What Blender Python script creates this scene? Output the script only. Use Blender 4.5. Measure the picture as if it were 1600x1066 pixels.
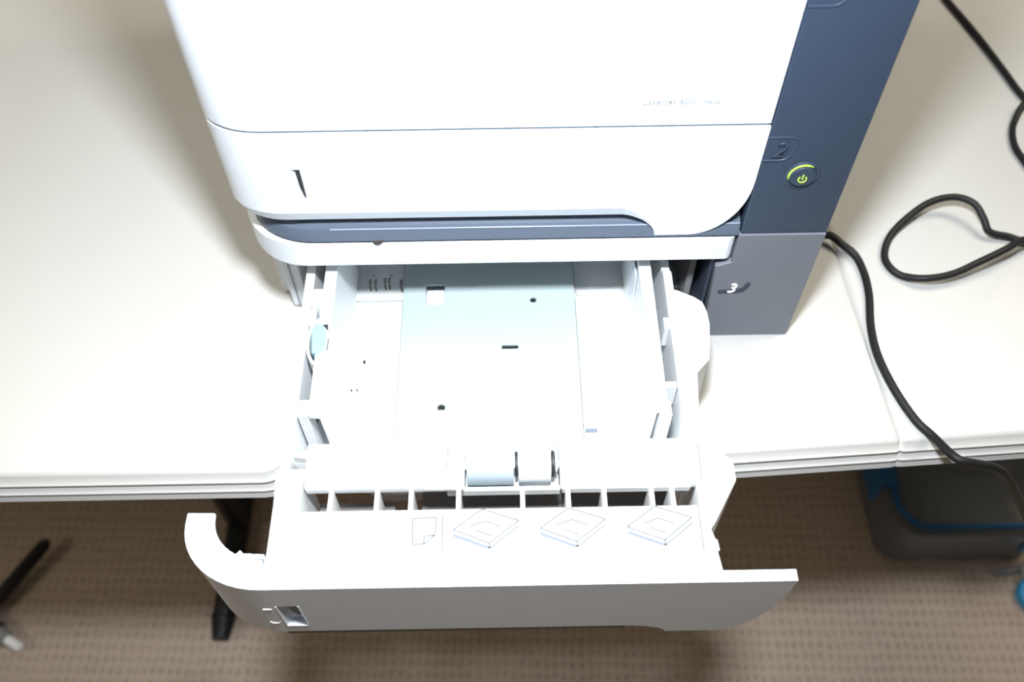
import bpy, bmesh, math, random
from mathutils import Vector, Matrix
random.seed(4)

# ------------------------------------------------------------------ clearing
for o in list(bpy.data.objects):
    bpy.data.objects.remove(o)
scene = bpy.context.scene
COL = scene.collection

# ------------------------------------------------------------------ camera
F_PX = 1468.86
cam_d = bpy.data.cameras.new('camera')
cam = bpy.data.objects.new('camera', cam_d)
COL.objects.link(cam)
cam_d.sensor_width = 36.0
cam_d.lens = 36.0 * F_PX / 1600.0
cam_d.clip_start = 0.02
cam_d.clip_end = 50
CAM = Vector((-0.0226, -0.4444, 0.6455))
rx = Vector((0.99985638, -0.01501419, -0.00786097))
dn = Vector((-0.01682832, -0.82462571, -0.56542838))
fw = Vector((0.00200709, 0.56547946, -0.82475994))
cam.matrix_world = Matrix(((rx.x, -dn.x, -fw.x, CAM.x),
                           (rx.y, -dn.y, -fw.y, CAM.y),
                           (rx.z, -dn.z, -fw.z, CAM.z),
                           (0, 0, 0, 1)))
cam_d.dof.use_dof = True
cam_d.dof.focus_distance = 0.66
cam_d.dof.aperture_fstop = 4.8
scene.camera = cam

# ------------------------------------------------------------------ light
world = bpy.data.worlds.new('room_light')
scene.world = world
world.use_nodes = True
bg = world.node_tree.nodes['Background']
bg.inputs['Color'].default_value = (1.0, 0.95, 0.86, 1)
bg.inputs['Strength'].default_value = 0.055

# the speedlight in the camera's hot shoe, 17 cm above the lens
fl_d = bpy.data.lights.new('flash', 'SPOT')
fl_d.energy = 52.0
fl_d.shadow_soft_size = 0.036
fl_d.spot_size = math.radians(112)
fl_d.spot_blend = 1.0
fl_d.color = (0.90, 0.95, 1.0)
flash = bpy.data.objects.new('flash', fl_d)
flash.matrix_world = cam.matrix_world @ Matrix.Rotation(math.radians(-10), 4, 'X')   # head tipped down a little
flash.location = (-0.0197, -0.275, 0.745)
COL.objects.link(flash)

# unseen area lights added overhead as warm ambient fill
for tx, ty, te in ((-1.2, 0.4, 25.0), (1.2, 0.4, 38.0), (-2.5, -1.0, 19.0)):
    fill_d = bpy.data.lights.new('ambient_fill', 'AREA')
    fill_d.shape = 'RECTANGLE'
    fill_d.size = 1.2
    fill_d.size_y = 0.6
    fill_d.energy = te
    fill_d.color = (1.0, 0.92, 0.76)
    fill_l = bpy.data.objects.new('ambient_fill', fill_d)
    fill_l.location = (tx, ty, 1.95)
    COL.objects.link(fill_l)

scene.view_settings.view_transform = 'Standard'
scene.view_settings.look = 'None'
scene.view_settings.gamma = 1.0
scene.view_settings.use_curve_mapping = False
scene.view_settings.exposure = 0.0


# ------------------------------------------------------------------ materials
def mat(name, col, rough=0.45, var=0.03, scale=60.0, bump=0.02, spec=0.5, metal=0.0, emit=0.0,
        trans=0.0, ior=1.45):
    m = bpy.data.materials.new(name)
    m.use_nodes = True
    nt = m.node_tree
    b = nt.nodes['Principled BSDF']
    tc = nt.nodes.new('ShaderNodeTexCoord')
    nz = nt.nodes.new('ShaderNodeTexNoise')
    nz.inputs['Scale'].default_value = scale
    nz.inputs['Detail'].default_value = 4
    nt.links.new(tc.outputs['Object'], nz.inputs['Vector'])
    mx = nt.nodes.new('ShaderNodeMix')
    mx.data_type = 'RGBA'
    mx.inputs['A'].default_value = (*[c * (1 - var) for c in col], 1)
    mx.inputs['B'].default_value = (*[min(1, c * (1 + var)) for c in col], 1)
    nt.links.new(nz.outputs['Fac'], mx.inputs['Factor'])
    nt.links.new(mx.outputs['Result'], b.inputs['Base Color'])
    b.inputs['Roughness'].default_value = rough
    b.inputs['Specular IOR Level'].default_value = spec
    b.inputs['Metallic'].default_value = metal
    b.inputs['IOR'].default_value = ior
    b.inputs['Transmission Weight'].default_value = trans
    if emit:
        b.inputs['Emission Color'].default_value = (*col, 1)
        b.inputs['Emission Strength'].default_value = emit
    if bump:
        bp = nt.nodes.new('ShaderNodeBump')
        bp.inputs['Strength'].default_value = bump
        bp.inputs['Distance'].default_value = 0.001
        n2 = nt.nodes.new('ShaderNodeTexNoise')
        n2.inputs['Scale'].default_value = 900
        nt.links.new(tc.outputs['Object'], n2.inputs['Vector'])
        nt.links.new(n2.outputs['Fac'], bp.inputs['Height'])
        nt.links.new(bp.outputs['Normal'], b.inputs['Normal'])
    return m


M = {}
M['white'] = mat('white_plastic', (0.745, 0.795, 0.86), 0.5, spec=0.3)
M['tray_white'] = mat('tray_white_plastic', (0.76, 0.785, 0.80), 0.45)
M['inner_grey'] = mat('pale_grey_plastic', (0.62, 0.64, 0.66), 0.5)
M['navy'] = mat('navy_plastic', (0.032, 0.050, 0.084), 0.42, bump=0.06)
M['slate'] = mat('slate_plastic', (0.155, 0.170, 0.200), 0.40, bump=0.06)
M['plinth'] = mat('blue_grey_plastic', (0.090, 0.114, 0.155), 0.38, bump=0.04)
M['highlight_blue'] = mat('glossy_blue_highlight', (0.24, 0.28, 0.35), 0.2, bump=0)
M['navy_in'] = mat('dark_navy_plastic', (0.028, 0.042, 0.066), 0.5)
M['dark'] = mat('charcoal_plastic', (0.02, 0.022, 0.025), 0.5)
M['ink'] = mat('grey_print', (0.11, 0.122, 0.135), 0.6, bump=0)
M['ink_blue'] = mat('pale_blue_print', (0.14, 0.17, 0.22), 0.6, bump=0)
M['ink_black'] = mat('black_print', (0.03, 0.03, 0.035), 0.6, bump=0)
M['ink_model'] = mat('light_grey_print', (0.33, 0.335, 0.34), 0.5, bump=0)
M['white_print'] = mat('white_print', (0.92, 0.92, 0.90), 0.5, bump=0)
M['plate'] = mat('galvanised_plate', (0.40, 0.475, 0.49), 0.5, var=0.05, scale=25, spec=0.4)
M['roller_grey'] = mat('grey_blue_rubber', (0.33, 0.40, 0.45), 0.7, bump=0.05)
M['dark_grey'] = mat('dark_grey_plastic', (0.17, 0.16, 0.155), 0.5)
M['paper'] = mat('label_paper', (0.72, 0.73, 0.73), 0.7)
M['latch_blue'] = mat('pale_blue_plastic', (0.24, 0.42, 0.50), 0.4)
M['green_led'] = mat('green_led', (0.42, 0.62, 0.08), 0.4, bump=0, emit=0.22)
M['rubber'] = mat('black_rubber', (0.009, 0.009, 0.010), 0.5, spec=0.35)
M['brown_rubber'] = mat('brown_rubber', (0.05, 0.035, 0.025), 0.7)
M['table'] = mat('table_plastic', (0.48, 0.478, 0.465), 0.38, var=0.02, scale=14, bump=0.10)
M['black_steel'] = mat('black_steel', (0.012, 0.012, 0.014), 0.4)
M['clear'] = mat('clear_plastic', (0.60, 0.63, 0.66), 0.25, bump=0, trans=0.88, ior=1.15)
M['gasket'] = mat('blue_plastic', (0.008, 0.12, 0.32), 0.4)
M['cloth_dark'] = mat('dark_cloth', (0.03, 0.032, 0.04), 0.9)
M['grey_plastic'] = mat('grey_plastic', (0.25, 0.25, 0.26), 0.5)
M['bright_blue'] = mat('bright_blue_plastic', (0.03, 0.30, 0.62), 0.35)
M['wall'] = mat('wall_paint', (0.66, 0.62, 0.54), 0.8)
M['yellow'] = mat('yellow_plastic', (0.62, 0.52, 0.03), 0.45)


def carpet_material():
    m = bpy.data.materials.new('loop_carpet')
    m.use_nodes = True
    nt = m.node_tree
    L = nt.links
    b = nt.nodes['Principled BSDF']
    tc = nt.nodes.new('ShaderNodeTexCoord')
    mp = nt.nodes.new('ShaderNodeMapping')
    mp.inputs['Rotation'].default_value = (0, 0, 0.03)
    L.new(tc.outputs['Object'], mp.inputs['Vector'])
    wob = nt.nodes.new('ShaderNodeTexNoise')
    wob.inputs['Scale'].default_value = 45
    L.new(mp.outputs['Vector'], wob.inputs['Vector'])
    ad = nt.nodes.new('ShaderNodeVectorMath')
    ad.operation = 'MULTIPLY_ADD'
    ad.inputs[1].default_value = (0.012, 0.012, 0)
    L.new(wob.outputs['Color'], ad.inputs[0])
    L.new(mp.outputs['Vector'], ad.inputs[2])
    outs = []
    for d, s in (('X', 25.5), ('Y', 19.0)):
        w = nt.nodes.new('ShaderNodeTexWave')
        w.bands_direction = d
        w.inputs['Scale'].default_value = s
        w.inputs['Distortion'].default_value = 1.2
        L.new(ad.outputs['Vector'], w.inputs['Vector'])
        outs.append(w)
    mu = nt.nodes.new('ShaderNodeMath')
    mu.operation = 'MULTIPLY'
    L.new(outs[0].outputs['Fac'], mu.inputs[0])
    L.new(outs[1].outputs['Fac'], mu.inputs[1])
    nz = nt.nodes.new('ShaderNodeTexNoise')
    nz.inputs['Scale'].default_value = 22
    nz.inputs['Detail'].default_value = 6
    L.new(tc.outputs['Object'], nz.inputs['Vector'])
    mm = nt.nodes.new('ShaderNodeMath')
    mm.operation = 'MULTIPLY'
    L.new(mu.outputs[0], mm.inputs[0])
    L.new(nz.outputs['Fac'], mm.inputs[1])
    cr = nt.nodes.new('ShaderNodeValToRGB')
    cr.color_ramp.elements[0].position = 0.0
    cr.color_ramp.elements[0].color = (0.50, 0.405, 0.33, 1)
    cr.color_ramp.elements[1].position = 0.55
    cr.color_ramp.elements[1].color = (0.36, 0.288, 0.23, 1)
    L.new(mm.outputs[0], cr.inputs['Fac'])
    L.new(cr.outputs['Color'], b.inputs['Base Color'])
    b.inputs['Roughness'].default_value = 0.95
    b.inputs['Specular IOR Level'].default_value = 0.1
    bp = nt.nodes.new('ShaderNodeBump')
    bp.inputs['Strength'].default_value = 0.4
    bp.inputs['Distance'].default_value = 0.003
    bp.invert = True
    L.new(mu.outputs[0], bp.inputs['Height'])
    L.new(bp.outputs['Normal'], b.inputs['Normal'])
    return m


M['carpet'] = carpet_material()


# ------------------------------------------------------------------ helpers
def empty(name, loc, label=None, cat=None, group=None):
    e = bpy.data.objects.new(name, None)
    e.empty_display_size = 0.03
    e.location = loc
    COL.objects.link(e)
    if label:
        tag(e, label, cat, group)
    return e


def tag(o, label, cat, group=None):
    o['label'] = label
    o['category'] = cat
    if group:
        o['group'] = group


def wpos(o):
    p = Vector(o.location)
    while o.parent:
        o = o.parent
        p += Vector(o.location)
    return p


def link(name, bm, m, parent=None, bevel=0.0, seg=2, smooth=True, angle=38):
    """world-space bmesh -> one mesh object with its origin at its middle"""
    bmesh.ops.remove_doubles(bm, verts=bm.verts, dist=1e-6)
    bmesh.ops.recalc_face_normals(bm, faces=bm.faces)
    lo = Vector((min(v.co.x for v in bm.verts), min(v.co.y for v in bm.verts), min(v.co.z for v in bm.verts)))
    hi = Vector((max(v.co.x for v in bm.verts), max(v.co.y for v in bm.verts), max(v.co.z for v in bm.verts)))
    c = (lo + hi) / 2
    for v in bm.verts:
        v.co -= c
    me = bpy.data.meshes.new(name)
    bm.to_mesh(me)
    bm.free()
    if smooth:
        for p in me.polygons:
            p.use_smooth = True
        me.set_sharp_from_angle(angle=math.radians(angle))
    me.materials.append(M[m])
    o = bpy.data.objects.new(name, me)
    COL.objects.link(o)
    o.location = c
    if parent:
        o.parent = parent
        o.location = c - wpos(parent)
    if bevel:
        md = o.modifiers.new('bevel', 'BEVEL')
        md.width = bevel
        md.segments = seg
        md.limit_method = 'ANGLE'
        md.angle_limit = math.radians(40)
        md.harden_normals = True
    return o


def add_box(bm, x0, x1, y0, y1, z0, z1):
    vs = [bm.verts.new((x, y, z)) for x in (x0, x1) for y in (y0, y1) for z in (z0, z1)]
    for f in ((0, 1, 3, 2), (4, 6, 7, 5), (0, 4, 5, 1), (2, 3, 7, 6), (0, 2, 6, 4), (1, 5, 7, 3)):
        bm.faces.new([vs[i] for i in f])


def box(name, x0, x1, y0, y1, z0, z1, m, parent=None, bevel=0.0008):
    bm = bmesh.new()
    add_box(bm, x0, x1, y0, y1, z0, z1)
    return link(name, bm, m, parent, bevel)


def add_prism(bm, pts, axis, a0, a1, holes=()):
    """2D outline (with holes) extruded along an axis; pts are the other two coordinates in xyz order"""
    def v3(p, a):
        q = list(p)
        q.insert(axis, a)
        return q
    loops = [pts] + list(holes)
    caps = []
    for a in (a0, a1):
        rings = []
        for lp in loops:
            rings.append([bm.verts.new(v3(p, a)) for p in lp])
        caps.append(rings)
    for r0, r1 in zip(caps[0], caps[1]):
        n = len(r0)
        for i in range(n):
            j = (i + 1) % n
            bm.faces.new((r0[i], r0[j], r1[j], r1[i]))
    for rings in caps:
        if len(rings) == 1:
            bm.faces.new(rings[0])
        else:
            es = []
            for r in rings:
                for i in range(len(r)):
                    e = bm.edges.get((r[i], r[(i + 1) % len(r)]))
                    es.append(e)
            bmesh.ops.triangle_fill(bm, use_beauty=True, use_dissolve=False, edges=es)


def prism(name, pts, axis, a0, a1, m, parent=None, bevel=0.0, holes=()):
    bm = bmesh.new()
    add_prism(bm, pts, axis, a0, a1, holes)
    return link(name, bm, m, parent, bevel)


def circle(cx, cy, r, n=24, a0=0, a1=2 * math.pi, ry=None):
    full = abs(a1 - a0 - 2 * math.pi) < 1e-6
    k = n if full else n + 1
    return [(cx + r * math.cos(a0 + (a1 - a0) * i / n), cy + (ry or r) * math.sin(a0 + (a1 - a0) * i / n))
            for i in range(k)]


def rrect(x0, x1, y0, y1, r, n=5):
    out = []
    for cx, cy, a in ((x1 - r, y0 + r, -90), (x1 - r, y1 - r, 0), (x0 + r, y1 - r, 90), (x0 + r, y0 + r, 180)):
        for i in range(n + 1):
            t = math.radians(a + 90 * i / n)
            out.append((cx + r * math.cos(t), cy + r * math.sin(t)))
    return out


def cyl_x(name, x0, x1, y, z, r, m, parent, n=32, bevel=0.0006):
    return prism(name, circle(y, z, r, n), 0, x0, x1, m, parent, bevel)


def catmull(pts, k=8):
    P = [Vector(p) for p in pts]
    P = [2 * P[0] - P[1]] + P + [2 * P[-1] - P[-2]]
    out = []
    for i in range(1, len(P) - 2):
        for j in range(k):
            t = j / k
            a, b, c, d = P[i - 1], P[i], P[i + 1], P[i + 2]
            out.append(0.5 * ((2 * b) + (c - a) * t + (2 * a - 5 * b + 4 * c - d) * t * t
                              + (3 * b - a - 3 * c + d) * t ** 3))
    out.append(P[-2])
    return out


def add_tube(bm, pts, r, n=10, cap=True):
    pts = [Vector(p) for p in pts]
    rs = r if isinstance(r, (list, tuple)) else [r] * len(pts)
    nrm = None
    rings = []
    for i, p in enumerate(pts):
        t = (pts[min(i + 1, len(pts) - 1)] - pts[max(i - 1, 0)]).normalized()
        if nrm is None:
            nrm = t.orthogonal().normalized()
        nrm = (nrm - t * nrm.dot(t)).normalized()
        bn = t.cross(nrm)
        rings.append([bm.verts.new(p + rs[i] * (math.cos(2 * math.pi * k / n) * nrm + math.sin(2 * math.pi * k / n) * bn))
                      for k in range(n)])
    for a, b in zip(rings, rings[1:]):
        for k in range(n):
            bm.faces.new((a[k], a[(k + 1) % n], b[(k + 1) % n], b[k]))
    if cap:
        bm.faces.new(rings[0])
        bm.faces.new(rings[-1])


def tube(name, pts, r, m, parent=None, n=10):
    bm = bmesh.new()
    add_tube(bm, pts, r, n)
    return link(name, bm, m, parent)


def text(name, body, size, m, parent, origin, u, v, depth=0.0004, shear=0.0):
    """flat lettering on a surface: u = reading direction, v = up direction"""
    cd = bpy.data.curves.new(name, 'FONT')
    cd.body = body
    cd.size = size
    cd.extrude = depth
    cd.shear = shear
    cd.resolution_u = 3
    t = bpy.data.objects.new(name, cd)
    COL.objects.link(t)
    bpy.context.view_layer.update()
    me = bpy.data.meshes.new_from_object(t.evaluated_get(bpy.context.evaluated_depsgraph_get()))
    bpy.data.objects.remove(t)
    u, v = Vector(u), Vector(v)
    w = u.cross(v)
    bm = bmesh.new()
    bm.from_mesh(me)
    bpy.data.meshes.remove(me)
    for q in bm.verts:
        q.co = Vector(origin) + u * q.co.x + v * q.co.y + w * q.co.z
    return link(name, bm, m, parent, smooth=False)


def strips(bm, lines, w, z, h=0.0003):
    """thin printed strokes lying flat on a level surface"""
    for a, b in lines:
        a, b = Vector((*a, 0)), Vector((*b, 0))
        d = (b - a).normalized()
        s = Vector((-d.y, d.x, 0)) * w / 2
        add_prism(bm, [tuple((q)[:2]) for q in (a - s, b - s, b + s, a + s)], 2, z, z + h)


def lerp(a, b, t):
    return a + (b - a) * t


# plan outline of a front panel that turns round the left corner
def corner_path(xl, yf, rx_, ry_, yback, n=10):
    """outer points from the left side (at yback) round the corner to the front"""
    pts = [(xl, yback)]
    for i in range(n + 1):
        a = math.pi + (math.pi / 2) * i / n
        pts.append((xl + rx_ + rx_ * math.cos(a), yf + ry_ + ry_ * math.sin(a)))
    return pts


def panel_shell(name, outer, inner, zt, zbf, m, parent, ch=0.006, chy=0.35, hole=None):
    """a moulded front panel: stations along its plan, a bottom edge that follows zbf(x), an optional gauge recess"""
    bm = bmesh.new()
    rowsO, rowsI = [], []
    hz0, hz1 = (hole[2], hole[3]) if hole else (0, 0)
    for (ox, oy), (ix, iy) in zip(outer, inner):
        zb = min(zbf(ox), zt - 0.0005)
        c_ = ch(ox) if callable(ch) else ch
        zs = [zb, min(zb + c_, zt)]
        if hole:
            zs += [min(max(zs[1], hz0), zt), min(max(zs[1], hz1), zt)]
        zs += [zt]
        ro = []
        for k, z in enumerate(zs):
            t = (chy * c_ / 0.01 if callable(ch) else chy) if k == 0 else 0
            ro.append(bm.verts.new((lerp(ox, ix, t), lerp(oy, iy, t), z)))
        rowsO.append(ro)
        rowsI.append([bm.verts.new((ix, iy, zb)), bm.verts.new((ix, iy, zt))])

    def face(vs):
        u = []
        for v in vs:
            if all((v.co - w.co).length > 1e-7 for w in u):
                u.append(v)
        if len(u) >= 3:
            try:
                bm.faces.new(u)
            except ValueError:
                pass
    R = len(rowsO[0])
    n = len(outer)
    for i in range(n - 1):
        a, b = rowsO[i], rowsO[i + 1]
        for k in range(R - 1):
            if hole and k == 2 and abs(outer[i][0] - hole[0]) < 1e-6:
                c = [a[k], b[k], b[k + 1], a[k + 1]]
                d, sl = hole[4], hole[5]
                q = []
                for v, dx in zip(c, (sl, -0.0012, -0.0012, sl)):
                    q.append(bm.verts.new((v.co.x + dx, v.co.y + d, v.co.z)))
                for e in range(4):
                    bm.faces.new((c[e], c[(e + 1) % 4], q[(e + 1) % 4], q[e]))
                bm.faces.new(q)
                continue
            face((a[k], b[k], b[k + 1], a[k + 1]))
        face((rowsI[i][0], rowsI[i][1], rowsI[i + 1][1], rowsI[i + 1][0]))
        face((a[-1], b[-1], rowsI[i + 1][1], rowsI[i][1]))
        face((a[0], rowsI[i][0], rowsI[i + 1][0], b[0]))
    for i in (0, n - 1):
        face(rowsO[i] + [rowsI[i][1], rowsI[i][0]])
    return link(name, bm, m, parent, angle=18)


# ================================================================== THE SETTING
FL = -0.73
bm = bmesh.new()
add_box(bm, -3.2, 3.2, -2.6, 2.5, FL - 0.02, FL)
floor = link('floor', bm, 'carpet')
floor['kind'] = 'structure'
floor['label'] = 'brown loop pile carpet'
bm = bmesh.new()
add_box(bm, -3.2, 3.2, 2.4, 2.5, FL, 2.0)
wall = link('wall_back', bm, 'wall')
wall['kind'] = 'structure'
wall['label'] = 'cream painted office wall'


# ================================================================== FOLDING TABLES
def slab(name, x0, x1, y0, y1, m, parent, rl, rr, rot=0.0, piv=(0, 0)):
    """moulded table top with a drafted rim and two ridges running round its edge"""
    prof = [(0.004, 0.0), (0.0012, -0.0010), (0.0, -0.0026), (-0.0026, -0.0076), (-0.0046, -0.0084), (-0.0048, -0.0098),
            (-0.0034, -0.0106), (-0.0058, -0.0160), (-0.0078, -0.0168), (-0.0080, -0.0182), (-0.0068, -0.0190), (-0.0092, -0.0255),
            (-0.0080, -0.0275)]
    bm = bmesh.new()
    rings = []
    for off, z in prof:
        ring = []
        for cx, cy, a, r in ((x1 - rr, y0 + rr, -90, rr), (x1 - rr, y1 - rr, 0, rr), (x0 + rl, y1 - rl, 90, rl), (x0 + rl, y0 + rl, 180, rl)):
            for i in range(7):
                t = math.radians(a + 90 * i / 6)
                q = Vector((cx + (r - off) * math.cos(t), cy + (r - off) * math.sin(t), z))
                if rot:
                    d = Vector((q.x - piv[0], q.y - piv[1], 0))
                    d.rotate(Matrix.Rotation(rot, 3, 'Z'))
                    q = Vector((piv[0] + d.x, piv[1] + d.y, z))
                ring.append(bm.verts.new(q))
        rings.append(ring)
    n = len(rings[0])
    for a, b in zip(rings, rings[1:]):
        for k in range(n):
            bm.faces.new((a[k], a[(k + 1) % n], b[(k + 1) % n], b[k]))
    bm.faces.new(rings[0])
    bm.faces.new(rings[-1])
    return link(name, bm, m, parent, angle=50)


def t_leg(parent, x, yc, half, posts):
    fb = bmesh.new()
    add_tube(fb, [(x, yc - half, FL + 0.017), (x, yc - half + 0.02, FL + 0.018), (x, yc + half - 0.02, FL + 0.018), (x, yc + half, FL + 0.017)], [0.009, 0.017, 0.017, 0.009], 14)
    link('foot_bar', fb, 'black_steel', parent)
    for yp in posts:
        tube('leg_post', [(x, yp, FL + 0.02), (x, yp, -0.0270)], 0.0165, 'black_steel', parent, 14)
    cap = bmesh.new()
    add_tube(cap, [(x, yc - half - 0.004, FL + 0.017), (x, yc - half + 0.03, FL + 0.0185)], [0.012, 0.0185], 14)
    link('foot_cap', cap, 'rubber', parent)


ta = empty('folding_table', (-0.9, 0.185, FL), 'white plastic folding table to the left of the printer, rounded corner beside tray', 'table', 'white folding tables')
slab('table_top', -1.66, -0.1965, -0.119, 0.50, 'table', ta, 0.03, 0.018)
t_leg(ta, -0.4475, 0.19, 0.212, (0.155, 0.225))
t_leg(ta, -1.42, 0.19, 0.212, (0.155, 0.225))

tb = empty('folding_table', (0.3, 0.185, FL), 'white plastic folding table with a centre seam under printer and black cords', 'table', 'white folding tables')
ROT = math.radians(3.2)
PIV = (0.2792, -0.1021)
slab('table_top_half', -0.142, PIV[0] - 0.0005, -0.1021, 0.515, 'table', tb, 0.03, 0.004, ROT, PIV)
slab('table_top_half', PIV[0] + 0.0005, 0.84, -0.1021, 0.515, 'table', tb, 0.004, 0.03, ROT, PIV)
t_leg(tb, -0.06, 0.20, 0.20, (0.165, 0.235))
t_leg(tb, 0.80, 0.23, 0.20, (0.195, 0.265))

# ================================================================== LASER PRINTER (main unit)
XL, XR = -0.2178, 0.2075
pr = empty('laser_printer', (0, 0.2, 0.127), 'white laser printer with navy right column and lit green power button', 'printer')

ZS = 0.2322            # seam between upper cover and the closed tray
Z1 = 0.50              # top of the printer, above the frame
# upper cover
out_c = corner_path(XL, 0.0, 0.040, 0.026, 0.10) + [(-0.10, 0.0), (0.0, 0.0), (0.1436, 0.0)]
inn_c = corner_path(XL + 0.012, 0.012, 0.030, 0.018, 0.10) + [(-0.10, 0.012), (0.0, 0.012), (0.1436, 0.012)]
panel_shell('front_cover', out_c, inn_c, Z1, lambda x: ZS + 0.0012, 'white', pr, ch=0.0012, chy=0.1)


# closed tray of the main unit
def zb2(x):
    if x < 0.058:
        return 0.148
    if x < 0.0825:
        t = (x - 0.058) / 0.0245
        return 0.148 - 0.0198 * (1 - math.sqrt(max(0, 1 - t ** 2.0)))
    if x < 0.106:
        return 0.1282
    t = min(1, (x - 0.106) / 0.0384)
    return 0.1282 + 0.052 * (1 - math.sqrt(max(0, 1 - t ** 2)))


xs2 = [-0.17, -0.166, -0.1592, -0.10, 0.0, 0.05] + [0.058 + 0.0245 * math.sin(math.pi / 2 * i / 10) for i in range(11)] + [0.0826, 0.09] + \
      [0.106 + 0.0384 * math.sin(math.pi / 2 * i / 14) for i in range(15)]
cp = corner_path(XL, 0.0, 0.040, 0.026, 0.10)
ci = corner_path(XL + 0.014, 0.014, 0.030, 0.016, 0.10)
tray2 = panel_shell('closed_tray_front', cp + [(x, 0.0) for x in xs2], ci + [(x, 0.014) for x in xs2], ZS - 0.0010, zb2, 'white', pr,
                    ch=lambda x: 0.0102 if x < 0.058 else max(0.0016, 0.0102 * (1 - (x - 0.058) / 0.0245)), chy=0.255, hole=(-0.166, -0.1592, 0.1716, 0.2006, 0.0026, 0.0035))
prism('paper_gauge', [(-0.1648, 0.2003), (-0.1607, 0.2003), (-0.1603, 0.190), (-0.1596, 0.179), (-0.1593, 0.1722), (-0.1609, 0.174), (-0.1622, 0.184), (-0.1628, 0.198)],
      1, 0.0012, 0.0032, 'dark', tray2)

# chassis behind the covers
body_o = [(XL + 0.002, 0.102), (XL + 0.002, 0.43), (0.1438, 0.43), (0.1438, 0.0155), (-0.165, 0.0155), (-0.19, 0.03), (XL + 0.016, 0.06), (XL + 0.016, 0.102)]
prism('chassis', body_o, 2, 0.149, Z1 - 0.002, 'inner_grey', pr)
prism('top_cover', rrect(XL, 0.2075, 0.02, 0.43, 0.02), 2, Z1, Z1 + 0.02, 'white', pr, 0.004)
# navy right column
prism('right_column', rrect(0.1452, XR, 0.0012, 0.43, 0.0012), 2, 0.1282, Z1, 'navy', pr)
# navy plinth below the closed tray
pl_path = corner_path(XL + 0.0055, 0.0, 0.050, 0.042, 0.10)


def plinth():
    bm = bmesh.new()
    prof = [(0.015, 0.149), (0.0120, 0.1440), (0.0060, 0.1380), (0.0034, 0.1376), (0.0028, 0.1368), (0.0002, 0.1275)]
    st = pl_path + [(-0.08, 0.0), (0.0, 0.0), (0.1436, 0.0)]
    rings = []
    for i, (x, y) in enumerate(st):
        a = Vector(st[max(0, i - 1)])
        b = Vector(st[min(len(st) - 1, i + 1)])
        t = (b - a).normalized()
        nin = Vector((-t.y, t.x))
        if i == 0:
            nin = Vector((1, 0))
        r = [bm.verts.new((x + nin.x * o, y + nin.y * o, z)) for o, z in prof]
        r += [bm.verts.new((x + nin.x * 0.02, y + nin.y * 0.02, z)) for z in (0.1275, 0.149)]
        rings.append(r)
    for a, b in zip(rings, rings[1:]):
        k = len(a)
        for j in range(k):
            bm.faces.new((a[j], b[j], b[(j + 1) % k], a[(j + 1) % k]))
    bm.faces.new(rings[0])
    bm.faces.new(rings[-1])
    return link('plinth', bm, 'plinth', pr, angle=24)


plinth_o = plinth()
tube('plinth_highlight', [(-0.150, 0.0030, 0.1373), (0.0, 0.0030, 0.1373), (0.1430, 0.0030, 0.1373)], 0.0007, 'highlight_blue', plinth_o, 10)  # paler tube paints the highlight along the plinth's bevel
plinth_o['label'] = 'navy strip below the closed tray'
prism('chassis_base', [(XL + 0.003, 0.07), (XL + 0.003, 0.43), (0.1438, 0.43), (0.1438, 0.0215), (-0.17, 0.0215), (-0.2, 0.045)], 2, 0.1278, 0.1488, 'inner_grey', pr)
prism('stacking_foot', circle(-0.1172, 0.0030, 0.0042, 14, ry=0.0046), 2, 0.1252, 0.1278, 'brown_rubber', pr)


# number tabs on the column
def badge(z0, z1, xr, r, name, y=0.0012):
    """raised outline of a rounded tab that starts at the white panel"""
    bm = bmesh.new()
    pts = [(0.1453, z1)] + [(xr - r + r * math.sin(t), z1 - r + r * math.cos(t)) for t in [math.pi / 2 * i / 6 for i in range(7)]]
    pts += [(xr - 0.002 - r * 1.2 + r * 1.2 * math.cos(t), z0 + r * 1.2 - r * 1.2 * math.sin(t)) for t in [math.pi / 2 * i / 6 for i in range(7)]]
    pts += [(0.1453, z0)]
    add_tube(bm, [(x, y, z) for x, z in pts], 0.0007, 6)
    return link(name, bm, 'navy', pr)


badge(0.2008, 0.2213, 0.1664, 0.007, 'number_tab')
text('tray_number', '2', 0.0185, 'navy', pr, (0.1497, 0.0006, 0.2045), (1, 0, 0), (0, 0, 1), 0.0006, 0.25)
badge(0.3190, 0.345, 0.1700, 0.008, 'number_tab')

# power button
pb = prism('power_button', circle(0.1752, 0.1866, 0.0086, 32), 1, -0.0012, 0.002, 'navy', pr, 0.0006)
bm = bmesh.new()
add_tube(bm, [(0.1752 + 0.0106 * math.cos(t), 0.0012, 0.1866 + 0.0112 * math.sin(t)) for t in [2 * math.pi * i / 40 for i in range(41)]], 0.0011, 8, cap=False)
link('bezel', bm, 'navy', pb)
bm = bmesh.new()
add_tube(bm, [(0.1752 + 0.0093 * math.cos(t), 0.0008, 0.1866 + 0.0097 * math.sin(t)) for t in [math.radians(50 + 150 * i / 24) for i in range(25)]],
         [0.0011 * min(1, 0.35 + 4 * min(i, 24 - i) / 24) for i in range(25)], 8)
o = link('light_ring', bm, 'green_led', pb)
o['label'] = 'glowing green crescent round the button'
bm = bmesh.new()
add_tube(bm, [(0.1752 + 0.0027 * math.sin(t), -0.0013, 0.1852 + 0.0029 * math.cos(t)) for t in [math.radians(42 + 276 * i / 20) for i in range(21)]], 0.00055, 6)
add_tube(bm, [(0.1752, -0.0013, 0.1850), (0.1752, -0.0013, 0.1893)], 0.00055, 6)
link('power_symbol', bm, 'green_led', pb)

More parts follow.
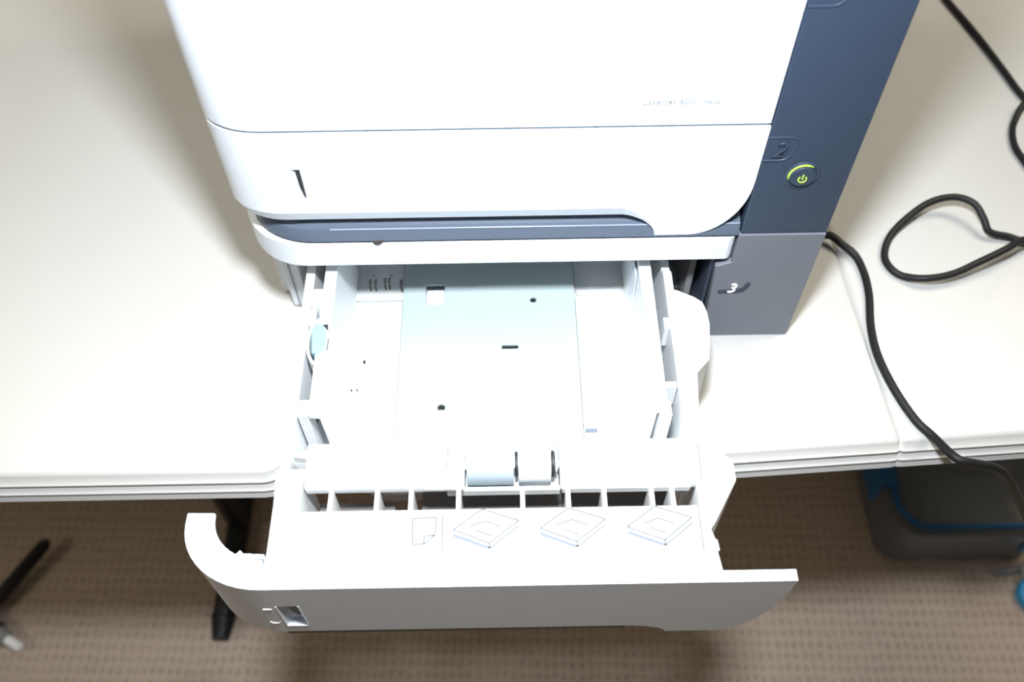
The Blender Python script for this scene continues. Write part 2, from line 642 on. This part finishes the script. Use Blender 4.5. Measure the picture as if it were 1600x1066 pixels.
# faint model lettering
text('model_lettering', 'LaserJet 600', 0.0064, 'ink_model', pr, (0.0606, -0.0003, 0.2515), (1, 0, 0), (0, 0, 1), 0.0001, 0.12)
text('model_lettering', 'M602', 0.0046, 'ink_model', pr, (0.0975, -0.0003, 0.2515), (1, 0, 0), (0, 0, 1), 0.0001, 0.12)

# ================================================================== PAPER FEEDER under the printer
fe = empty('paper_feeder', (0, 0.2, 0), 'low sheet feeder unit with navy right side marked 3 under the printer', 'paper feeder')
out_b = corner_path(XL, 0.0, 0.046, 0.045, 0.12) + [(-0.08, 0.0), (0.02, 0.0), (0.1385, 0.0), (0.1412, 0.0012), (0.1432, 0.004)]
inn_b = corner_path(XL + 0.012, 0.014, 0.040, 0.035, 0.12) + [(-0.08, 0.014), (0.02, 0.014), (0.1385, 0.014), (0.1412, 0.014), (0.1432, 0.014)]
panel_shell('top_bezel', out_b, inn_b, 0.1245, lambda x: 0.0998, 'white', fe, ch=0.0012, chy=0.08)
box('roof', XL + 0.0135, 0.1436, 0.062, 0.42, 0.112, 0.1268, 'inner_grey', fe)
box('roof_front', -0.165, 0.1436, 0.0145, 0.0618, 0.112, 0.1246, 'inner_grey', fe)
navy_o = [(XR, 0.0), (XR, 0.1274), (0.1443, 0.1274), (0.1443, 0.0965), (0.1330, 0.0918), (0.1362, 0.02), (0.1362, 0.0)]
prism('right_panel', navy_o, 1, 0.0, 0.42, 'slate', fe, 0.0010)
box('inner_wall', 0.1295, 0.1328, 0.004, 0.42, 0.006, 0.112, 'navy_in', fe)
box('left_column', XL + 0.001, -0.2062, 0.053, 0.42, 0.0, 0.0998, 'inner_grey', fe)
prism('tray_rail', [(0.042, 0.0), (0.036, 0.004), (0.036, 0.0998), (0.42, 0.0998), (0.42, 0.0)], 0, -0.2058, -0.1925, 'white', fe, 0.0012)
box('rail_groove', -0.2006, -0.1998, 0.0352, 0.0365, 0.006, 0.099, 'grey_plastic', fe, 0)
box('base_plate', -0.1924, 0.1290, 0.05, 0.42, 0.0, 0.005, 'inner_grey', fe)
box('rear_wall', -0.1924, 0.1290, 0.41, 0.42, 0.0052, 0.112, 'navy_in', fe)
box('runner', 0.1195, 0.1245, 0.02, 0.40, 0.02, 0.085, 'grey_plastic', fe)
# the figure 3; a dark navy shape paints the shadow in its recess
ch3 = [(0.1402, 0.0585), (0.1402, 0.0628), (0.1565, 0.0640), (0.1590, 0.0662), (0.1606, 0.0712), (0.1628, 0.0722), (0.1640, 0.0702), (0.1626, 0.0645), (0.1598, 0.0604), (0.1550, 0.0588)]
prism('channel_shadow', ch3, 1, -0.0004, 0.001, 'navy_in', fe)
text('tray_number', '3', 0.0150, 'white_print', fe, (0.1462, -0.0006, 0.0605), (1, 0, 0), (0, 0, 1), 0.0006, 0.2)

# ================================================================== PULLED-OUT PAPER TRAY
YF = -0.2467
ZT = 0.098
tr = empty('paper_tray', (-0.04, -0.05, 0.0052), 'open white paper tray pulled out of the feeder over table edge', 'paper tray')


def zb3(x):
    if x < 0.048:
        return 0.0165
    if x < 0.079:
        t = (x - 0.048) / 0.031
        return 0.0165 - 0.0135 * (1 - math.sqrt(max(0, 1 - t ** 2.0)))
    if x < 0.110:
        return 0.003
    t = min(1, (x - 0.110) / 0.0378)
    return 0.003 + 0.094 * (1 - math.sqrt(max(0, 1 - t ** 2.2)))


xs3 = [-0.1745, -0.1722, -0.1582, -0.10, 0.0, 0.04] + [0.048 + 0.031 * math.sin(math.pi / 2 * i / 10) for i in range(11)] + [0.0791, 0.09, 0.102, 0.1035] + \
      [0.110 + 0.0377 * math.sin(math.pi / 2 * i / 16) for i in range(17)]
cp3 = corner_path(-0.2272, YF, 0.052, 0.043, -0.1966, 12)
ci3 = corner_path(-0.2235, YF + 0.0037, 0.0483, 0.0393, -0.1966, 12)
inn3 = ci3 + [(x, YF + (0.0195 if x < 0.1025 else 0.0070)) for x in xs3]
front = panel_shell('tray_front', cp3 + [(x, YF) for x in xs3], inn3, ZT, zb3, 'white', tr, ch=0.0016, chy=0.15,
                    hole=(-0.1722, -0.1582, 0.0305, 0.0675, 0.0055, 0.0030))
fl_in = [(-0.2102, -0.1966)] + [(-0.1762 + 0.0340 * math.cos(a), -0.1980 + 0.0300 * math.sin(a)) for a in [math.pi + math.pi / 2 * i / 12 for i in range(13)]]
prism('corner_flange', [(x + 0.0004, y + 0.0004) for x, y in cp3] + fl_in[::-1], 2, 0.0945, ZT - 0.0003, 'white', front)
# gauge window: frame strips and the dark float
prism('gauge_float', [(-0.1690, 0.0668), (-0.1622, 0.0668), (-0.1606, 0.0400), (-0.1640, 0.0365), (-0.1672, 0.0440)], 1, YF + 0.0046, YF + 0.0058, 'dark', front)
bm = bmesh.new()
for a, b in (((-0.1722, 0.0675), (-0.1722, 0.0305)), ((-0.1582, 0.0675), (-0.1582, 0.0305)), ((-0.1722, 0.0305), (-0.1582, 0.0305))):
    add_tube(bm, [(a[0], YF, a[1]), (b[0], YF, b[1])], 0.0005, 6)
link('gauge_frame', bm, 'white', front)
prism('full_mark', [(-0.1812, 0.0615), (-0.1755, 0.0615), (-0.1755, 0.0629), (-0.1812, 0.0629)], 1, YF - 0.0003, YF + 0.0003, 'white_print', front)
prism('empty_mark', [(-0.1818, 0.0385), (-0.1812, 0.0385), (-0.1803, 0.0362), (-0.1765, 0.0362), (-0.1757, 0.0385), (-0.1750, 0.0385), (-0.1757, 0.0350), (-0.1808, 0.0350)], 1,
      YF - 0.0003, YF + 0.0003, 'white_print', front)
# dark box paints the shade of the hand recess under the front
box('grip_shade', -0.176, 0.052, YF + 0.0010, YF + 0.018, 0.0095, 0.0164, 'dark', front, 0.001)
# inside stops at the corner
prism('clip', [(-0.198, YF + 0.0196), (-0.1755, YF + 0.0196), (-0.1755, YF + 0.0222), (-0.1885, YF + 0.0230), (-0.1905, YF + 0.0252), (-0.1925, YF + 0.0230)], 2, 0.06, ZT, 'white', front)

# --- front deck with printed pictures
ZD = 0.0935
deck = box('front_deck', -0.1715, 0.0945, YF + 0.0197, -0.1945, 0.085, ZD, 'tray_white', tr, 0.0008)
box('deck_front_wall', -0.1705, 0.1020, YF + 0.0197, YF + 0.0245, 0.012, 0.0848, 'tray_white', tr)
for x0, x1, y0, y1 in ((-0.1141, -0.0918, -0.2362, -0.2407), (0.0392, 0.0596, -0.2342, -0.2402)):
    bm = bmesh.new()
    strips(bm, [((x0, y0), (x0, y1)), ((x0, y1), (x1, y1)), ((x0, y0), (x1, y0))], 0.0008, ZT - 0.0002)
    link('catch_outline', bm, 'ink', front, smooth=False)


def icon(dx):
    a, b, c, d = (-0.0603 + dx, -0.2120), (-0.0375 + dx, -0.2212), (-0.0190 + dx, -0.2065), (-0.0419 + dx, -0.1985)
    bm = bmesh.new()
    strips(bm, [(a, b)], 0.0021, ZD - 0.0001)
    link('tray_picture_shadow', bm, 'ink_blue', deck, smooth=False)
    bm = bmesh.new()
    up = 0.0035
    A, B, Cc, D = [(p[0], p[1] + up) for p in (a, b, c, d)]
    strips(bm, [(A, B), (B, Cc), (Cc, D), (D, A), (b, B), (b, c), ((-0.050 + dx, -0.2065), (-0.040 + dx, -0.2030)), ((-0.040 + dx, -0.2030), (-0.031 + dx, -0.2068)),
                ((-0.046 + dx, -0.2092), (-0.036 + dx, -0.2130))], 0.0010, ZD - 0.0001)
    link('tray_picture', bm, 'ink', deck, smooth=False)


for dx in (0.0, 0.0545, 0.1090):
    icon(dx)
bm = bmesh.new()
strips(bm, [((-0.086, -0.2005), (-0.0711, -0.1999)), ((-0.0711, -0.1999), (-0.0715, -0.2119)), ((-0.0715, -0.2119), (-0.0785, -0.2177)), ((-0.0785, -0.2177), (-0.0853, -0.2176)),
            ((-0.0853, -0.2176), (-0.086, -0.2005)), ((-0.0785, -0.2177), (-0.0782, -0.2125)), ((-0.0782, -0.2125), (-0.0715, -0.2119)), ((-0.0671, -0.1985), (-0.0664, -0.2221))], 0.0010, ZD - 0.0001)
link('page_picture', bm, 'ink', deck, smooth=False)

# --- grille of ribs behind the deck
for x in (-0.1395, -0.1098, -0.0879, -0.0574, -0.0163, 0.0130, 0.0362, 0.0667, 0.0800):
    yz = [(-0.1945, 0.0925), (-0.1790, 0.0915), (-0.1790, 0.056), (-0.1835, 0.062), (-0.1880, 0.070), (-0.1925, 0.079), (-0.1945, 0.083)]
    prism('rib', yz, 0, x - 0.0015, x + 0.0015, 'tray_white', tr, 0.0004)
box('grille_shelf', -0.0850, 0.0900, -0.1790, -0.1560, 0.0470, 0.0500, 'dark_grey', tr)
box('grille_shelf', -0.1550, -0.1030, -0.1790, -0.1690, 0.0470, 0.0500, 'dark_grey', tr)
box('grille_bar', -0.150, 0.085, -0.1975, -0.1952, 0.070, 0.0848, 'grey_plastic', tr)

# --- roller housing
hz = [(-0.1785, 0.0850), (-0.1790, 0.0925), (-0.1775, 0.0952), (-0.1745, 0.0958), (-0.1520, 0.0985), (-0.1485, 0.0975), (-0.1468, 0.094), (-0.1250, 0.030), (-0.1290, 0.028), (-0.1400, 0.045), (-0.1600, 0.0830)]
prism('roller_cover', hz, 0, -0.1568, -0.0655, 'tray_white', tr, 0.0008)
prism('roller_cover', hz, 0, 0.0082, 0.0990, 'tray_white', tr, 0.0008)
prism('roller_cover_left_front', [(y, z) for y, z in ((-0.1785, 0.080), (-0.1790, 0.0925), (-0.1775, 0.0952), (-0.1660, 0.0960), (-0.1660, 0.080))], 0, -0.0654, -0.0535, 'tray_white', tr, 0.0006)
prism('roller_cradle', [(-0.1790, 0.080), (-0.1790, 0.0868), (-0.1765, 0.0872), (-0.1740, 0.078), (-0.1640, 0.0745), (-0.1500, 0.078), (-0.1460, 0.090), (-0.1450, 0.080), (-0.130, 0.030), (-0.150, 0.055)],
      0, -0.0653, 0.0081, 'tray_white', tr)
RY, RZ = -0.1620, 0.0900
ro = cyl_x('pickup_roller', -0.0520, -0.0216, RY, RZ, 0.0137, 'roller_grey', tr, 48, 0.0008)
ro['label'] = 'grey blue rubber roller'
cyl_x('roller_hub', -0.0208, -0.0190, RY, RZ, 0.0085, 'dark', tr)
r2 = cyl_x('torque_limiter', -0.0186, 0.0026, RY, RZ + 0.0005, 0.0118, 'tray_white', tr, 40, 0.0008)
cyl_x('shaft', -0.0650, 0.0080, RY, RZ, 0.0032, 'white', tr, 20)
cyl_x('shaft_collar', 0.0030, 0.0052, RY, RZ, 0.0088, 'dark', tr)
cyl_x('shaft_collar', 0.0054, 0.0070, RY, RZ, 0.0060, 'tray_white', tr)
box('roller_release', -0.0620, -0.0535, -0.1600, -0.1545, 0.088, 0.0960, 'tray_white', tr)
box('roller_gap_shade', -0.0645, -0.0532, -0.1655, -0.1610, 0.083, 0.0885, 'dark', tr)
box('cover_step', -0.0790, -0.0540, -0.1806, -0.1791, 0.0905, 0.0935, 'tray_white', tr, 0.0004)
box('cover_lip', 0.0095, 0.0925, -0.1808, -0.1791, 0.0850, 0.0915, 'tray_white', tr, 0.0005)
prism('cover_tab', [(-0.1665, -0.1560), (-0.1575, -0.1575), (-0.1570, -0.1480), (-0.1510, -0.1475), (-0.1540, -0.1500), (-0.1600, -0.1525), (-0.1660, -0.1532)], 2, 0.088, 0.0945, 'tray_white', tr)

# --- side arms beside the deck and rollers
prism('side_arm', [(-0.1740, -0.2270), (-0.1716, -0.2200), (-0.1712, -0.2080), (-0.1690, -0.2060), (-0.1600, -0.2058), (-0.1578, -0.1940), (-0.1578, -0.1795), (-0.1570, -0.1660), (-0.1758, -0.1660), (-0.1745, -0.1900), (-0.1745, -0.2270)],
      2, 0.012, 0.0962, 'tray_white', tr, 0.0006)
prism('side_arm', [(0.0955, -0.2270), (0.1036, -0.2270), (0.1030, -0.2200), (0.1018, -0.2195), (0.1000, -0.2130), (0.1030, -0.2090), (0.1205, -0.1800), (0.1205, -0.1660), (0.1130, -0.1600), (0.1000, -0.1500), (0.0995, -0.1800), (0.0952, -0.1810)],
      2, 0.012, 0.0985, 'tray_white', tr, 0.0006)
box('arm_seam', 0.1010, 0.1075, -0.1605, -0.1598, 0.0975, 0.0987, 'grey_plastic', tr, 0)

# --- pan: floor panels, walls, lifting plate
ZFL = 0.022
box('pan_floor', -0.1700, -0.1110, -0.1250, 0.0245, 0.010, ZFL, 'tray_white', tr)
box('pan_floor', 0.0320, 0.0930, -0.0575, 0.0270, 0.010, ZFL, 'tray_white', tr, 0.0004)
box('pan_floor', 0.0320, 0.0930, -0.0965, -0.0580, 0.010, ZFL + 0.0006, 'tray_white', tr, 0.0004)
box('pan_floor', 0.0320, 0.0930, -0.1250, -0.0970, 0.010, ZFL, 'tray_white', tr, 0.0004)
box('pan_floor', -0.1109, 0.0319, -0.1250, 0.20, 0.010, 0.0150, 'tray_white', tr, 0.0004)
box('pan_floor', -0.1700, -0.1110, 0.0280, 0.20, 0.010, 0.0205, 'tray_white', tr, 0.0004)
box('pan_floor', 0.0320, 0.0930, 0.0275, 0.20, 0.010, 0.0190, 'tray_white', tr, 0.0004)
box('floor_ridge', -0.1330, -0.1112, 0.0160, 0.0172, 0.0218, 0.0232, 'inner_grey', tr, 0)
box('floor_ridge', 0.0330, 0.0700, 0.0275, 0.0320, 0.0190, 0.0250, 'inner_grey', tr, 0.0006)
box('floor_ridge', 0.0325, 0.0400, 0.0165, 0.0176, 0.0218, 0.0230, 'inner_grey', tr, 0)
for x, y in ((-0.1485, -0.0600), (-0.1440, -0.0600)):
    prism('floor_slot', [(x, y), (x + 0.0028, y), (x + 0.0024, y - 0.0036), (x + 0.0014, y - 0.0012)], 2, ZFL - 0.0004, ZFL + 0.0002, 'dark', tr)
prism('floor_slot', circle(-0.1385, -0.0350, 0.0012, 8, ry=0.0022), 2, ZFL - 0.0004, ZFL + 0.0002, 'dark', tr)
prism('floor_slot', [(0.0790, -0.0600), (0.0845, -0.0602), (0.0838, -0.0660)], 2, ZFL, ZFL + 0.0009, 'dark', tr)
prism('floor_rail', [(-0.1235, -0.0760), (-0.1130, -0.0690), (-0.1130, -0.0640), (-0.1240, -0.0725)], 2, ZFL - 0.0004, ZFL + 0.0030, 'inner_grey', tr)
box('floor_mark', 0.0330, 0.0420, -0.1020, -0.0985, ZFL - 0.0004, ZFL + 0.0004, 'ink_blue', tr, 0)

ZP = 0.030
holes = [rrect(-0.0912, -0.0758, 0.0150, 0.0355, 0.001, 2)[::-1],
         rrect(-0.0293, -0.0162, -0.0298, -0.0262, 0.0006, 2)[::-1],
         circle(-0.0756, -0.0826, 0.0031, 16)[::-1],
         circle(-0.0032, 0.0180, 0.0027, 14)[::-1]]
prism('lifting_plate', rrect(-0.1095, 0.0308, -0.1210, 0.195, 0.003, 3), 2, ZP - 0.0016, ZP, 'plate', tr, 0, holes)
prism('plate_tab', [(-0.0906, 0.0150), (-0.0764, 0.0150), (-0.0764, 0.0275), (-0.0764, 0.0325), (-0.0906, 0.0325)], 2, 0.0150, 0.0262, 'tray_white', tr)

box('side_wall', -0.1785, -0.1715, -0.1660, 0.200, 0.0052, 0.0800, 'tray_white', tr, 0.0008)
prism('side_wall', [(-0.1650, 0.0052), (-0.1650, 0.0850), (0.0020, 0.0850), (0.0060, 0.0800), (0.200, 0.0800), (0.200, 0.0052)], 0, 0.0945, 0.1010, 'tray_white', tr, 0.0008)
box('rear_wall', -0.1714, 0.0944, 0.194, 0.200, 0.0052, 0.075, 'tray_white', tr)
# broad flange on the right wall
prism('side_flange', [(0.1012, -0.0150), (0.1048, -0.0170), (0.1150, -0.0225), (0.1209, -0.0275), (0.1232, -0.0370), (0.1236, -0.0480), (0.1208, -0.0700), (0.1190, -0.0790), (0.1093, -0.0896), (0.1075, -0.1095), (0.1040, -0.1600), (0.1012, -0.1600)],
      2, 0.030, 0.0850, 'tray_white', tr, 0.0010)


# --- paper guides
def guide(x_in, s, y0, y1):
    """s = +1 right guide, -1 left guide; inner face leans out slightly"""
    bm = bmesh.new()
    pts = [(x_in - s * 0.0040, ZFL + 0.0008), (x_in - s * 0.0012, 0.050), (x_in, 0.0850), (x_in + s * 0.0092, 0.0850), (x_in + s * 0.0092, 0.0800), (x_in + s * 0.0020, 0.0790), (x_in + s * 0.0005, ZFL + 0.0008)]
    add_prism(bm, pts, 1, y0, y1)
    return link('paper_guide', bm, 'tray_white', tr, 0.0006)


gr = guide(0.0766, 1, -0.1190, 0.0560)
gl = guide(-0.1535, -1, -0.1190, 0.0560)
box('guide_foot', 0.0800, 0.0880, -0.1240, -0.1120, ZFL + 0.001, 0.0845, 'tray_white', gr)
box('guide_strut', 0.0862, 0.0940, -0.1010, -0.0960, 0.060, 0.0842, 'tray_white', gr)
box('guide_pad', 0.0742, 0.0752, 0.0010, 0.0500, 0.030, 0.0800, 'white', gr, 0.0004)
box('guide_foot', -0.1700, -0.1630, -0.1195, -0.1060, ZFL + 0.001, 0.0840, 'tray_white', gl)
box('guide_block', -0.1700, -0.1629, -0.0250, -0.0090, 0.040, 0.0846, 'tray_white', gl)
box('guide_block', -0.1712, -0.1660, -0.0400, -0.0252, 0.040, 0.0825, 'tray_white', gl)
# release lever in its curved shield
cx, cy, rr = -0.1600, -0.0560, 0.0125
arc = [math.radians(92 + 176 * i / 14) for i in range(15)]
sh = [(cx + rr * 0.85 * math.cos(a), cy + rr * 1.75 * math.sin(a)) for a in arc] + [(cx + rr * 0.68 * math.cos(a), cy + rr * 1.52 * math.sin(a)) for a in arc[::-1]]
prism('lever_shield', sh, 2, 0.045, 0.0835, 'tray_white', gl, 0.0004)
lv = [(-0.1672, -0.0485), (-0.1640, -0.0425), (-0.1590, -0.0430), (-0.1560, -0.0500), (-0.1556, -0.0640), (-0.1590, -0.0690), (-0.1655, -0.0680)]
o = prism('release_lever', lv, 2, 0.060, 0.0858, 'latch_blue', gl, 0.0012)
o['label'] = 'pale blue release lever'
prism('lever_slot', [(-0.1592, -0.0436), (-0.1556, -0.0432), (-0.1552, -0.0490)], 2, 0.0845, 0.0862, 'dark', gl)
prism('lever_slot', [(-0.1546, -0.0560), (-0.1539, -0.0560), (-0.1541, -0.0660), (-0.1548, -0.0660)], 2, 0.0845, 0.0856, 'navy_in', gl)
# right guide brace, beyond the wall
box('wall_peg', 0.0905, 0.0944, -0.0500, -0.0400, 0.060, 0.0835, 'tray_white', tr)

# --- size label lying under the feeder's edge
lb = prism('size_label', [(-0.1440, 0.0285), (-0.1114, 0.0285), (-0.1114, 0.0900), (-0.1440, 0.0900)], 2, 0.0206, 0.0212, 'paper', tr)
bm = bmesh.new()
LZ = 0.0211
ll = []
for x, y in ((-0.1395, 0.0430), (-0.1350, 0.0430), (-0.1270, 0.0440), (-0.1235, 0.0445), (-0.1135, 0.0420)):
    ll += [((x, y), (x + 0.0014, y - 0.0070)), ((x - 0.0012, y + 0.0015), (x + 0.0012, y + 0.0015)), ((x - 0.0010, y + 0.0034), (x + 0.0010, y + 0.0034)), ((x - 0.0012, y + 0.0053), (x + 0.0012, y + 0.0053))]
ll += [((-0.1380, 0.0530), (-0.1362, 0.0530)), ((-0.1235, 0.0530), (-0.1210, 0.0530))]
strips(bm, ll, 0.0011, LZ)
link('size_markings', bm, 'ink_black', lb, smooth=False)

# ================================================================== CORDS
CR = 0.0034
pc = tube('power_cord', catmull([(0.18, 0.437, 0.03), (0.225, 0.40, CR), (0.235, 0.25, CR), (0.238, 0.14, CR), (0.2500, 0.1060, 0.006), (0.2625, 0.0985, 0.010), (0.2715, 0.0900, 0.008), (0.2815, 0.0800, 0.005), (0.2855, 0.062, CR), (0.2844, 0.0376, CR),
                                 (0.2783, 0.0042, CR), (0.2774, -0.0246, CR), (0.283, -0.0571, CR), (0.2922, -0.0848, CR), (0.3010, -0.1010, 0.0055), (0.3094, -0.125, 0.0205 - 0.006), (0.3243, -0.127, 0.0100),
                                 (0.3391, -0.127, 0.0040), (0.3554, -0.1265, -0.0105), (0.3764, -0.126, -0.0410), (0.4035, -0.124, -0.085), (0.445, -0.12, -0.15), (0.53, -0.115, -0.27), (0.68, -0.11, -0.43), (0.88, -0.11, -0.60), (1.05, -0.11, FL + 0.02), (1.20, -0.12, FL + CR), (1.45, -0.13, FL + CR)]), CR, 'rubber', None, 10)
tag(pc, 'black power cord from printer side across the table and over its front edge', 'cord', 'black cords')
c2 = tube('loose_cord', catmull([(0.4500, 0.505, CR), (0.4599, 0.4557, CR), (0.4622, 0.4385, CR), (0.472, 0.3995, CR), (0.4807, 0.3601, CR), (0.4882, 0.3194, CR), (0.4946, 0.2844, CR), (0.508, 0.2544, CR), (0.53, 0.22, CR), (0.60, 0.17, CR)]), CR, 'rubber', None, 10)
tag(c2, 'black cord running diagonally off the upper right of the table', 'cord', 'black cords')
H = lambda p, z: (CAM.x + (p[0] - CAM.x) * (CAM.z - z) / (CAM.z - 0.02), CAM.y + (p[1] - CAM.y) * (CAM.z - z) / (CAM.z - 0.02), z)
lp = [(0.56, 0.31, 0.012), (0.5246, 0.2913, 0.012), (0.4895, 0.2660, 0.010), (0.4759, 0.2478, CR), (0.4681, 0.2309, CR), (0.4648, 0.2108, CR), (0.4680, 0.1900, CR), (0.4760, 0.1500, CR), (0.4640, 0.1100, 0.004),
      (0.4379, 0.0945, 0.004), (0.4215, 0.0985, 0.005), (0.4050, 0.1018, 0.008), (0.4005, 0.1118, 0.014), (0.3930, 0.1250, 0.020), (0.3773, 0.133, 0.020), (0.3540, 0.1280, 0.018), (0.3295, 0.1120, 0.012), (0.3150, 0.0975, 0.006), (0.3078, 0.0800, CR), (0.3100, 0.0660, CR),
      (0.3185, 0.0565, 0.004), (0.3345, 0.0490, 0.010), (0.3560, 0.0510, 0.013), (0.3784, 0.059, 0.018), (0.4030, 0.0695, 0.022), (0.4239, 0.0816, 0.020), (0.47, 0.10, 0.012), (0.54, 0.11, CR), (0.66, 0.12, CR)]
c3 = tube('looped_cord', catmull(lp), CR * 0.95, 'rubber', None, 10)
tag(c3, 'black cord lying in an open loop on the right of the table', 'cord', 'black cords')

# ================================================================== UNDER THE TABLES
# clear storage box with blue seal and clips
sb = empty('storage_box', (0.66, 0.22, FL), 'clear plastic storage box with blue seal and blue clips under the table', 'storage box')


def loft(name, rings_def, m, parent, close_bottom=True, close_top=False):
    bm = bmesh.new()
    rings = []
    for (x0, x1, y0, y1, r, z) in rings_def:
        rings.append([bm.verts.new((x, y, z)) for x, y in rrect(x0, x1, y0, y1, r, 6)])
    for a, b in zip(rings, rings[1:]):
        n = len(a)
        for k in range(n):
            bm.faces.new((a[k], a[(k + 1) % n], b[(k + 1) % n], b[k]))
    if close_bottom:
        bm.faces.new(rings[0])
    if close_top:
        bm.faces.new(rings[-1])
    return link(name, bm, m, parent, angle=50)


BX0, BX1, BY0, BY1 = 0.527, 0.765, 0.078, 0.42
zt = -0.600
loft('box_body', [(BX0 + 0.012, BX1 - 0.012, BY0 + 0.012, BY1 - 0.012, 0.03, FL + 0.001), (BX0, BX1, BY0, BY1, 0.034, FL + 0.008), (BX0 - 0.012, BX1 + 0.012, BY0 - 0.012, BY1 + 0.012, 0.04, zt),
                  (BX0 - 0.0095, BX1 + 0.0095, BY0 - 0.0095, BY1 + 0.0095, 0.038, zt), (BX0 + 0.0025, BX1 - 0.0025, BY0 + 0.0025, BY1 - 0.0025, 0.032, FL + 0.011), ], 'clear', sb, True, True)
lid = loft('box_lid', [(BX0 - 0.016, BX1 + 0.016, BY0 - 0.016, BY1 + 0.016, 0.044, zt + 0.001), (BX0 - 0.017, BX1 + 0.017, BY0 - 0.017, BY1 + 0.017, 0.044, zt + 0.010), (BX0 - 0.013, BX1 + 0.013, BY0 - 0.013, BY1 + 0.013, 0.042, zt + 0.015),
                       (BX0 + 0.012, BX1 - 0.012, BY0 + 0.012, BY1 - 0.012, 0.035, zt + 0.014), (BX0 + 0.022, BX1 - 0.022, BY0 + 0.022, BY1 - 0.022, 0.03, zt + 0.005)], 'clear', sb, True, True)
bm = bmesh.new()
gp = [(x, y, zt + 0.0175) for x, y in rrect(BX0 - 0.006, BX1 + 0.006, BY0 - 0.006, BY1 + 0.006, 0.04, 6)]
add_tube(bm, gp + gp[:1], 0.0042, 8, cap=False)
link('seal', bm, 'gasket', sb)
for y0 in (0.135,):
    prism('clip', [(BX0 - 0.026, zt - 0.030), (BX0 - 0.019, zt - 0.030), (BX0 - 0.018, zt + 0.016), (BX0 + 0.002, zt + 0.017), (BX0 + 0.002, zt + 0.022), (BX0 - 0.024, zt + 0.021)], 1, y0, y0 + 0.085, 'gasket', sb, 0.002)
prism('clip', [(BY0 - 0.026, zt - 0.030), (BY0 - 0.019, zt - 0.030), (BY0 - 0.018, zt + 0.016), (BY0 + 0.002, zt + 0.017), (BY0 + 0.002, zt + 0.022), (BY0 - 0.024, zt + 0.021)], 0, 0.692, 0.76, 'gasket', sb, 0.002)
db = loft('dark_bundle', [(0.66, 0.748, 0.20, 0.37, 0.02, FL + 0.0125), (0.655, 0.750, 0.195, 0.375, 0.025, FL + 0.05), (0.665, 0.742, 0.205, 0.365, 0.02, FL + 0.095), (0.68, 0.73, 0.22, 0.35, 0.01, FL + 0.10)], 'cloth_dark', None, True, True)
tag(db, 'dark bundle packed inside the clear storage box', 'bundle')

# small tool and roll at the right edge, on the carpet
tl = prism('grey_bar', [(0.690, 0.060), (0.703, 0.051), (0.88, 0.075), (0.88, 0.093)], 2, FL, FL + 0.012, 'grey_plastic', None, 0.003)
tag(tl, 'grey flat bar with pointed end on carpet beside the storage box', 'bar')
rl = empty('tape_roll', (0.747, 0.020, FL), 'blue and yellow roll with white top on the carpet at right edge', 'roll')
prism('blue_ring', circle(0.0, 0.0, 0.026, 28), 2, 0, 0.020, 'bright_blue', None, 0.004)
br = bpy.data.objects['blue_ring']
br.parent = rl
br.location = (0, 0, 0.010)
for nm, pts, z0, z1, mm in (('yellow_core', circle(0.752, 0.024, 0.013, 20), FL + 0.018, FL + 0.024, 'yellow'),
                            ('white_top', rrect(0.737, 0.78, 0.034, 0.064, 0.006, 4), FL + 0.013, FL + 0.036, 'white')):
    prism(nm, pts, 2, z0, z1, mm, rl, 0.002)

# black rod and connector at the left edge
rd = tube('black_rod', [(-1.10, -0.17, FL + 0.0100), (-0.95, -0.085, FL + 0.0110), (-0.822, -0.012, FL + 0.016), (-0.7843, 0.040, FL + 0.020), (-0.7345, 0.1172, FL + 0.030), (-0.7300, 0.1250, FL + 0.031)], [0.009, 0.010, 0.0105, 0.0105, 0.010, 0.005], 'black_steel', None, 12)
tag(rd, 'black rod slanting up from the carpet at the left edge', 'rod')
cn = empty('cable_connector', (-0.77, -0.02, FL), 'dark cable connector with white tip on the carpet at lower left', 'connector')


def seg(name, a, b, r0, r1, m):
    tube(name, [a, tuple(lerp(Vector(a), Vector(b), 0.06)), tuple(lerp(Vector(a), Vector(b), 0.94)), b], [r0 * 0.8, r0, r1, r1 * 0.75], m, cn, 14)


z = FL + 0.0155
seg('sleeve', (-0.806, 0.007, z), (-0.772, -0.012, z), 0.0150, 0.0150, 'black_steel')
seg('collar', (-0.774, -0.011, z), (-0.757, -0.0205, z), 0.0125, 0.0115, 'grey_plastic')
seg('white_tip', (-0.758, -0.020, z), (-0.734, -0.0335, z), 0.0075, 0.0070, 'white_print')
tube('cable', catmull([(-0.804, 0.006, z), (-0.815, -0.01, z - 0.004), (-0.822, -0.05, FL + 0.006), (-0.85, -0.12, FL + 0.006), (-0.84, -0.26, FL + 0.006)]), 0.006, 'rubber', cn)
